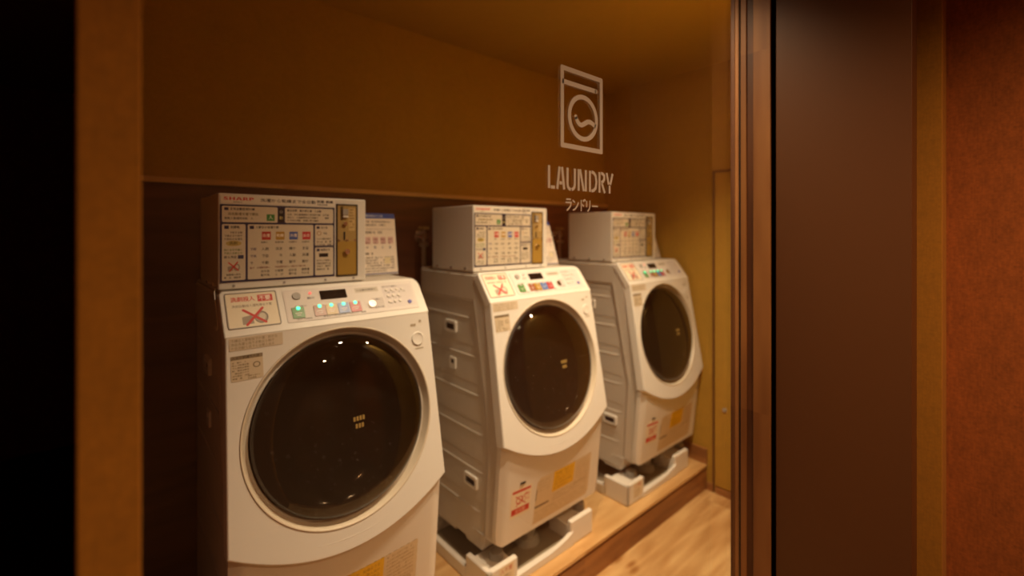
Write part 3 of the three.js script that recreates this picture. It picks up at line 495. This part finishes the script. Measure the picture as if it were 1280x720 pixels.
// ------------------------------------------------------------------ coin boxes on the washers
const CW = 0.4219, CH = 0.2683, CD = 0.3068;
function makeCoinBox() {
  const t = new THREE.Group();   // base at the front left lower corner; x right, y up, z to the front
  mesh('housing', slab(0, CW, 0, CH, -CD, 0, 0.005), M.white, t);
  const front = (x0, x1, y0, y1, d) => plate(x0 * CW, x1 * CW, CH * (1 - y1), CH * (1 - y0), d, 0.001);
  mesh('title_strip', front(0.015, 0.75, 0.02, 0.105, 0.0008), P.title, t).userData.label = 'white strip with the maker name in red';
  mesh('price_chart', front(0.012, 0.752, 0.115, 0.925, 0.0016), P.chart, t).userData.label = 'instruction and price chart with dark blue borders';
  const rim = roundedShape(0.764 * CW, 0.932 * CW, 0.065 * CH, 0.935 * CH, 0.001); rim.holes.push(roundedShape(0.772 * CW, 0.924 * CW, 0.077 * CH, 0.923 * CH, 0.001));
  mesh('coin_rim', new THREE.ExtrudeGeometry(rim, { depth: 0.002, bevelEnabled: false }), M.black, t);
  const cx = (f) => (0.772 + 0.152 * f) * CW, cyy = (f) => CH * (1 - 0.077 - 0.846 * f);
  const coin = mesh('coin_panel', plate(cx(0), cx(1), cyy(1), cyy(0), 0.0015, 0.0005), P.coin, t); coin.userData.label = 'brass coloured coin panel';
  mesh('coin_inlet', T(new RoundedBoxGeometry(0.018, 0.019, 0.006, 2, 0.001), cx(0.40), cyy(0.10), 0.004), M.grey, coin);
  mesh('coin_slider', T(new RoundedBoxGeometry(0.017, 0.006, 0.008, 2, 0.0015), cx(0.40), cyy(0.165), 0.005), M.panWhite, coin);
  const cyl = (r, h) => new THREE.CylinderGeometry(r, r * 1.1, h, 24).rotateX(Math.PI / 2);
  mesh('return_button', T(cyl(0.0065, 0.008), cx(0.38), cyy(0.265), 0.005), M.chrome, coin);
  mesh('coin_slot', T(new RoundedBoxGeometry(0.005, 0.026, 0.003, 2, 0.001), cx(0.36), cyy(0.44), 0.0025), M.black, coin);
  for (const f of [0.09, 0.5, 0.91]) mesh('screw', T(cyl(0.0032, 0.003), cx(f), cyy(0.50), 0.0025), M.chrome, coin);
  mesh('lock', T(cyl(0.0085, 0.009), cx(0.47), cyy(0.66), 0.0055), M.chrome, coin);
  for (const f of [0.09, 0.40, 0.685, 0.9]) mesh('screw', T(cyl(0.0035, 0.002), f * CW, 0.010, 0.001), M.grey, t);
  for (const z of [-0.05, -0.15, -0.26]) mesh('flange_bolt', T(new THREE.CylinderGeometry(0.006, 0.006, 0.006, 18).rotateZ(Math.PI / 2), -0.002, 0.012, z), M.chrome, t);
  return t;
}
const coinProto = makeCoinBox();
const ordinal = ['farthest from the ochre wall', 'between the two others', 'beside the ochre end wall'];
UNITS.forEach((u, i) => {
  const b = i ? coinProto.clone() : coinProto;
  b.name = numbered('coin_box'); b.position.set(u - 0.2952, 1.3393, 0); scene.add(b); b.userData = {};
  tag(b, 'white coin payment box on the washer ' + ordinal[i], 'coin box', 'coin boxes on the washers');
});

// ------------------------------------------------------------------ notice cards leaning beside the coin boxes
function noticeCard(x0, x1, zBottom, zTop, height, label) {
  const lean = Math.atan2(zBottom - zTop, height), w = x1 - x0;
  const g = thing('notice_card', label, 'sign', [x0, 1.3393, -zBottom], 'notice cards on the washers');
  const tilt = (q) => q.rotateX(lean);
  mesh('sheet', tilt(plate(0, w, 0.002, Math.hypot(height, zTop - zBottom), 0.0012, 0.002).translate(0, 0, 0.001)), P.card, g);
  mesh('holder', [tilt(plate(0, w, 0, Math.hypot(height, zTop - zBottom), 0.0014, 0.002).translate(0, 0, -0.0006)), slab(0, w, 0, 0.003, -0.09, 0.006, 0.001)], M.panWhite, g);
}
noticeCard(0.142, 0.318, 0.142, 0.175, 0.231, 'blue-headed notice card leaning beside the coin box farthest from the ochre wall');
noticeCard(0.8673 + 0.142, 0.8673 + 0.306, 0.096, 0.165, 0.212, 'notice card leaning beside the middle coin box');
noticeCard(1.7826 + 0.142, 1.7826 + 0.296, 0.066, 0.13, 0.20, 'notice card leaning beside the coin box next to the ochre end wall');

// ------------------------------------------------------------------ raised drain pans under the washers
function makePan() {
  const t = new THREE.Group(), hw = 0.30, zf = 0.162, zb = -0.43, H = 0.1025, W = 0.024, B = 0.145;
  const wall = (x0, x1, z0, z1, h) => slab(x0, x1, 0, h, z0, z1, 0.007);
  mesh('tray_floor', slab(-hw + 0.01, hw - 0.01, 0.0, 0.012, zb + 0.01, zf - 0.01, 0.003), M.trayFloor, t);
  mesh('tray_rim', [wall(-hw + B, hw - B, zf - W, zf, 0.03), wall(-hw + B, hw - B, zb, zb + W, 0.048), wall(-hw, -hw + W, zb + B, zf - B, 0.052), wall(hw - W, hw, zb + B, zf - B, 0.052)], M.panWhite, t);
  for (const sx of [-1, 1]) for (const sz of [-1, 1]) {
    const X = (a, b) => sx < 0 ? [-hw + a, -hw + b] : [hw - b, hw - a], Z = (a, b) => sz > 0 ? [zf - b, zf - a] : [zb + a, zb + b];
    const pad = BASE - 0.146 - 0.0012;   // outer side: open-topped corner with raised walls; inner side: flat block under the machine
    mesh('corner_block', sx < 0 ? [wall(...X(0, B), ...Z(0, W), H), wall(...X(0, W), ...Z(0, B), H), slab(...X(W - 0.004, B - 0.004), 0.01, pad, ...Z(W - 0.004, B - 0.004), 0.004)] : [wall(...X(0, B), ...Z(0, W), H), slab(...X(0, B - 0.004), 0.0, pad, ...Z(W - 0.004, B - 0.004), 0.006)], M.panWhite, t);
  }
  const s = mesh('pan_sticker', plate(-hw + 0.05, -hw + 0.125, 0.025, 0.098, 0.0006, 0.002).translate(0, 0, zf), P.pan, t); s.userData.label = 'small sticker with faded red lettering';
  const lip = new THREE.Shape(); lip.moveTo(-hw + B - 0.01, 0.0); lip.lineTo(hw - B + 0.01, 0); lip.lineTo(hw - B + 0.01, 0.055); lip.quadraticCurveTo(hw - B - 0.03, 0.034, 0.02, 0.024); lip.lineTo(-hw + B - 0.01, 0.022); lip.closePath();
  mesh('front_lip', new THREE.ExtrudeGeometry(lip, { depth: 0.012, bevelEnabled: true, bevelSize: 0.003, bevelThickness: 0.003, bevelSegments: 2 }).translate(0, 0.003, zf - 0.012), M.panWhite, t);
  return t;
}
const panProto = makePan();
[[0.0, 0], [-0.045, 1], [-0.088, 2]].forEach(([dx, i]) => {
  const p = i ? panProto.clone() : panProto;
  p.name = numbered('drain_pan'); p.position.set(UNITS[i] + dx, 0.146, 0); scene.add(p); p.userData = {};
  tag(p, 'raised white drain pan under the washer ' + ordinal[i], 'drain pan', 'drain pans on the plinth');
});
// drain elbow lying in each pan
[1, 2].forEach((i) => {
  const g = thing('drain_elbow', i === 1 ? 'grey drain elbow under the middle washer' : 'grey drain elbow under the washer beside the ochre end wall', 'pipe', [UNITS[i] - 0.02, 0.158, 0.02], 'drain elbows');
  mesh('trap', [new THREE.CylinderGeometry(0.048, 0.055, 0.03, 28).translate(0, 0.015, 0), new THREE.CylinderGeometry(0.036, 0.036, 0.05, 28).translate(0, 0.045, 0)], M.hose, g);
  mesh('hose', new THREE.TubeGeometry(new THREE.CatmullRomCurve3([[0, 0.05, 0], [0, 0.066, -0.03], [0.04, 0.06, -0.10], [0.06, 0.05, -0.22]].map((p) => new THREE.Vector3(...p))), 24, 0.014, 12), M.hose, g);
});

// ------------------------------------------------------------------ water taps on the wainscot
function tap(x, label) {
  const g = thing('water_tap', label, 'tap', [x, 1.40, BACK_Z + 0.018], 'water taps behind the washers');
  const V = (...p) => new THREE.Vector3(...p);
  mesh('wall_flange', T(new THREE.CylinderGeometry(0.026, 0.028, 0.008, 28).rotateX(Math.PI / 2), 0, 0.078, 0.004), M.chrome, g);
  mesh('body', [new THREE.CylinderGeometry(0.011, 0.012, 0.06, 20).rotateX(Math.PI / 2).translate(0, 0.078, 0.035), new THREE.CylinderGeometry(0.013, 0.010, 0.05, 20).translate(0, 0.075, 0.050), new THREE.SphereGeometry(0.015, 20, 14).translate(0, 0.078, 0.050)], M.chrome, g);
  const k = mesh('handle', [new THREE.CylinderGeometry(0.006, 0.006, 0.02, 14).translate(0, 0.108, 0.050)], M.chrome, g);
  const cross = []; for (let i = 0; i < 4; i++) { const a = i * Math.PI / 2 + 0.5; cross.push(new THREE.SphereGeometry(0.0085, 14, 10).translate(0.017 * Math.cos(a), 0.118, 0.050 + 0.017 * Math.sin(a))); } cross.push(new THREE.CylinderGeometry(0.012, 0.012, 0.010, 20).translate(0, 0.118, 0.050));
  mesh('handle_cross', cross, M.brass, k);
  mesh('side_valve', [new THREE.CylinderGeometry(0.006, 0.006, 0.03, 14).rotateZ(Math.PI / 2).translate(-0.022, 0.10, 0.050), new THREE.SphereGeometry(0.010, 14, 10).translate(-0.036, 0.10, 0.050)], M.chrome, g);
  mesh('coupling', new THREE.LatheGeometry([[0.001, 0.052], [0.012, 0.052], [0.022, 0.046], [0.022, 0.034], [0.014, 0.028], [0.001, 0.028]].map((p) => new THREE.Vector2(...p)), 28).translate(0, 0, 0.050), M.hose, g);
  mesh('supply_hose', new THREE.TubeGeometry(new THREE.CatmullRomCurve3([V(0, 0.03, 0.050), V(0, -0.05, 0.050), V(0.004, -0.14, 0.052), V(0.01, -0.30, 0.030)]), 24, 0.010, 12), M.hose, g);
}
tap(0.612, 'chrome water tap with hose behind the middle coin box');
tap(1.565, 'chrome water tap with hose behind the coin box next to the ochre wall');
// earth wire hanging at the shaded side of the first washer
tag(mesh('earth_wire', new THREE.TubeGeometry(new THREE.CatmullRomCurve3([[-0.290, 1.3405, -0.04], [-0.3015, 1.336, -0.01], [-0.303, 1.29, 0.03], [-0.3025, 1.25, 0.045], [-0.3025, 1.235, 0.03], [-0.3025, 1.243, 0.01]].map((p) => new THREE.Vector3(...p))), 40, 0.0016, 8), M.panWhite), 'thin pale wire hanging down the shaded side of a washer', 'wire');

// ------------------------------------------------------------------ vinyl sign on the glass (places measured on the glass plane)
const gx = (px) => PX + (CAM.z - GLASS_Z) * Math.tan(YAW + Math.atan((px - 640) / FPX));
const sign = thing('laundry_sign', 'pale vinyl laundry symbol and lettering stuck on the glass', 'sign', [0.136, EYE + 0.03, GLASS_Z]);
const SX = (x) => x - 0.136, SY = (y) => y - 0.03, VD = 0.0005;
{
  const x0 = SX(0.0765), x1 = SX(0.196), y0 = SY(0.150), y1 = SY(0.296), w = 0.0085;
  const o = roundedShape(x0, x1, y0, y1, 0.004); o.holes.push(roundedShape(x0 + w, x1 - w, y0 + w, y1 - w, 0.0005));
  mesh('symbol_outline', new THREE.ExtrudeGeometry(o, { depth: VD, bevelEnabled: false }), M.vinyl, sign);
  const cap = (x, y, r) => T(new THREE.CylinderGeometry(r, r, VD, 20).rotateX(Math.PI / 2), x, y, VD / 2);
  mesh('symbol_bar', [T(new THREE.BoxGeometry(SX(0.176) - x0 - 0.004, 0.0085, VD), (SX(0.176) + x0 + 0.004) / 2, SY(0.2675), VD / 2), cap(SX(0.176), SY(0.2675), 0.00425)], M.vinyl, sign);
  const c = [SX(0.1385), SY(0.2105)], ring = new THREE.Shape(); ring.absarc(...c, 0.0428, 0, Math.PI * 2); const h = new THREE.Path(); h.absarc(...c, 0.0343, 0, Math.PI * 2, true); ring.holes.push(h);
  mesh('symbol_drum', new THREE.ExtrudeGeometry(ring, { depth: VD, bevelEnabled: false, curveSegments: 48 }), M.vinyl, sign);
  const wave = new THREE.CatmullRomCurve3([[0.1175, 0.2095], [0.1225, 0.2015], [0.132, 0.1970], [0.1425, 0.2010], [0.151, 0.2055], [0.160, 0.2060], [0.1745, 0.2000]].map(([a, b]) => new THREE.Vector3(SX(a), SY(b), 0))).getPoints(40).map((p) => [p.x, p.y]);
  mesh('symbol_wave', [ribbon(wave, 0.0085, VD), cap(...wave[0], 0.00425)], M.vinyl, sign);
}
const letterX = (q) => SX(gx(680 + q / 9));
const LETTERS = { L: [[[55, 1], [55, 0]], [[76, .06], [120, .06]]], A: [[[173, 1], [147, 0]], [[201, 1], [225, 0]], [[172, .28], [203, .28]]], U: [[[263, 1], [263, .28], [268, .14], [280, .06], [299, .02]], [[345, 1], [345, .28], [339, .14], [327, .06], [309, .02]]], N: [[[388, 1], [388, 0]], [[403, 1], [446, 0]], [[468, 1], [468, 0]]], D: [[[515, 1], [515, 0]], [[533, .96], [558, .92], [578, .80], [588, .5], [579, .2], [558, .08], [533, .04]]], R: [[[622, 1], [622, 0]], [[640, .96], [660, .93], [675, .84], [676, .68], [664, .56], [642, .50]], [[648, .47], [683, 0]]], Y: [[[703, 1], [726, .44]], [[770, 1], [744, .44]], [[736, .40], [736, 0]]] };
for (const [ch, strokes] of Object.entries(LETTERS)) mesh('letter_' + ch.toLowerCase(), strokes.map((s) => ribbon(s.map(([x, y]) => [letterX(x), SY(0.0755 + 0.0395 * y)]), 0.0056, VD)), M.vinyl, sign);
const KANA = [[[[248, .98], [299, .98]], [[240, .70], [303, .70], [297, .42], [280, .18], [256, .0]]], [[[322, .93], [346, .72]], [[324, .04], [348, .14], [370, .40], [386, .76]]], [[[417, 1], [417, -.02]], [[417, .66], [446, .44]], [[440, 1], [447, .84]], [[455, 1.06], [462, .9]]], [[[478, .95], [478, .38]], [[515, 1], [515, .5], [508, .2], [489, .0]]], [[[538, .5], [605, .5]]]];
for (const strokes of KANA) mesh('kana_letter', strokes.map((s) => ribbon(s.map(([x, y]) => [letterX(x), SY(0.0385 + 0.0205 * y)]), 0.0029, VD)), M.vinyl, sign);

// ------------------------------------------------------------------ dust on the pane
{
  seed(90); const n = 900, dust = new THREE.InstancedMesh(new THREE.SphereGeometry(1, 6, 4), M.vinyl, n), m = new THREE.Matrix4();
  for (let i = 0; i < n; i++) { const r = 0.00016 + 0.00024 * rnd() ** 3, x = -0.42 + 0.62 * rnd(), y = EYE - 0.02 - 0.42 * Math.sqrt(rnd()); m.makeScale(r, r, 0.00006).setPosition(x, y, GLASS_Z + 0.00006); dust.setMatrixAt(i, m); }
  dust.name = 'glass_dust'; dust.castShadow = dust.receiveShadow = true; dust.userData = { kind: 'stuff', label: 'fine pale dust specks clinging to the glass', category: 'dust' }; scene.add(dust);
}
renderer.render(scene, camera);
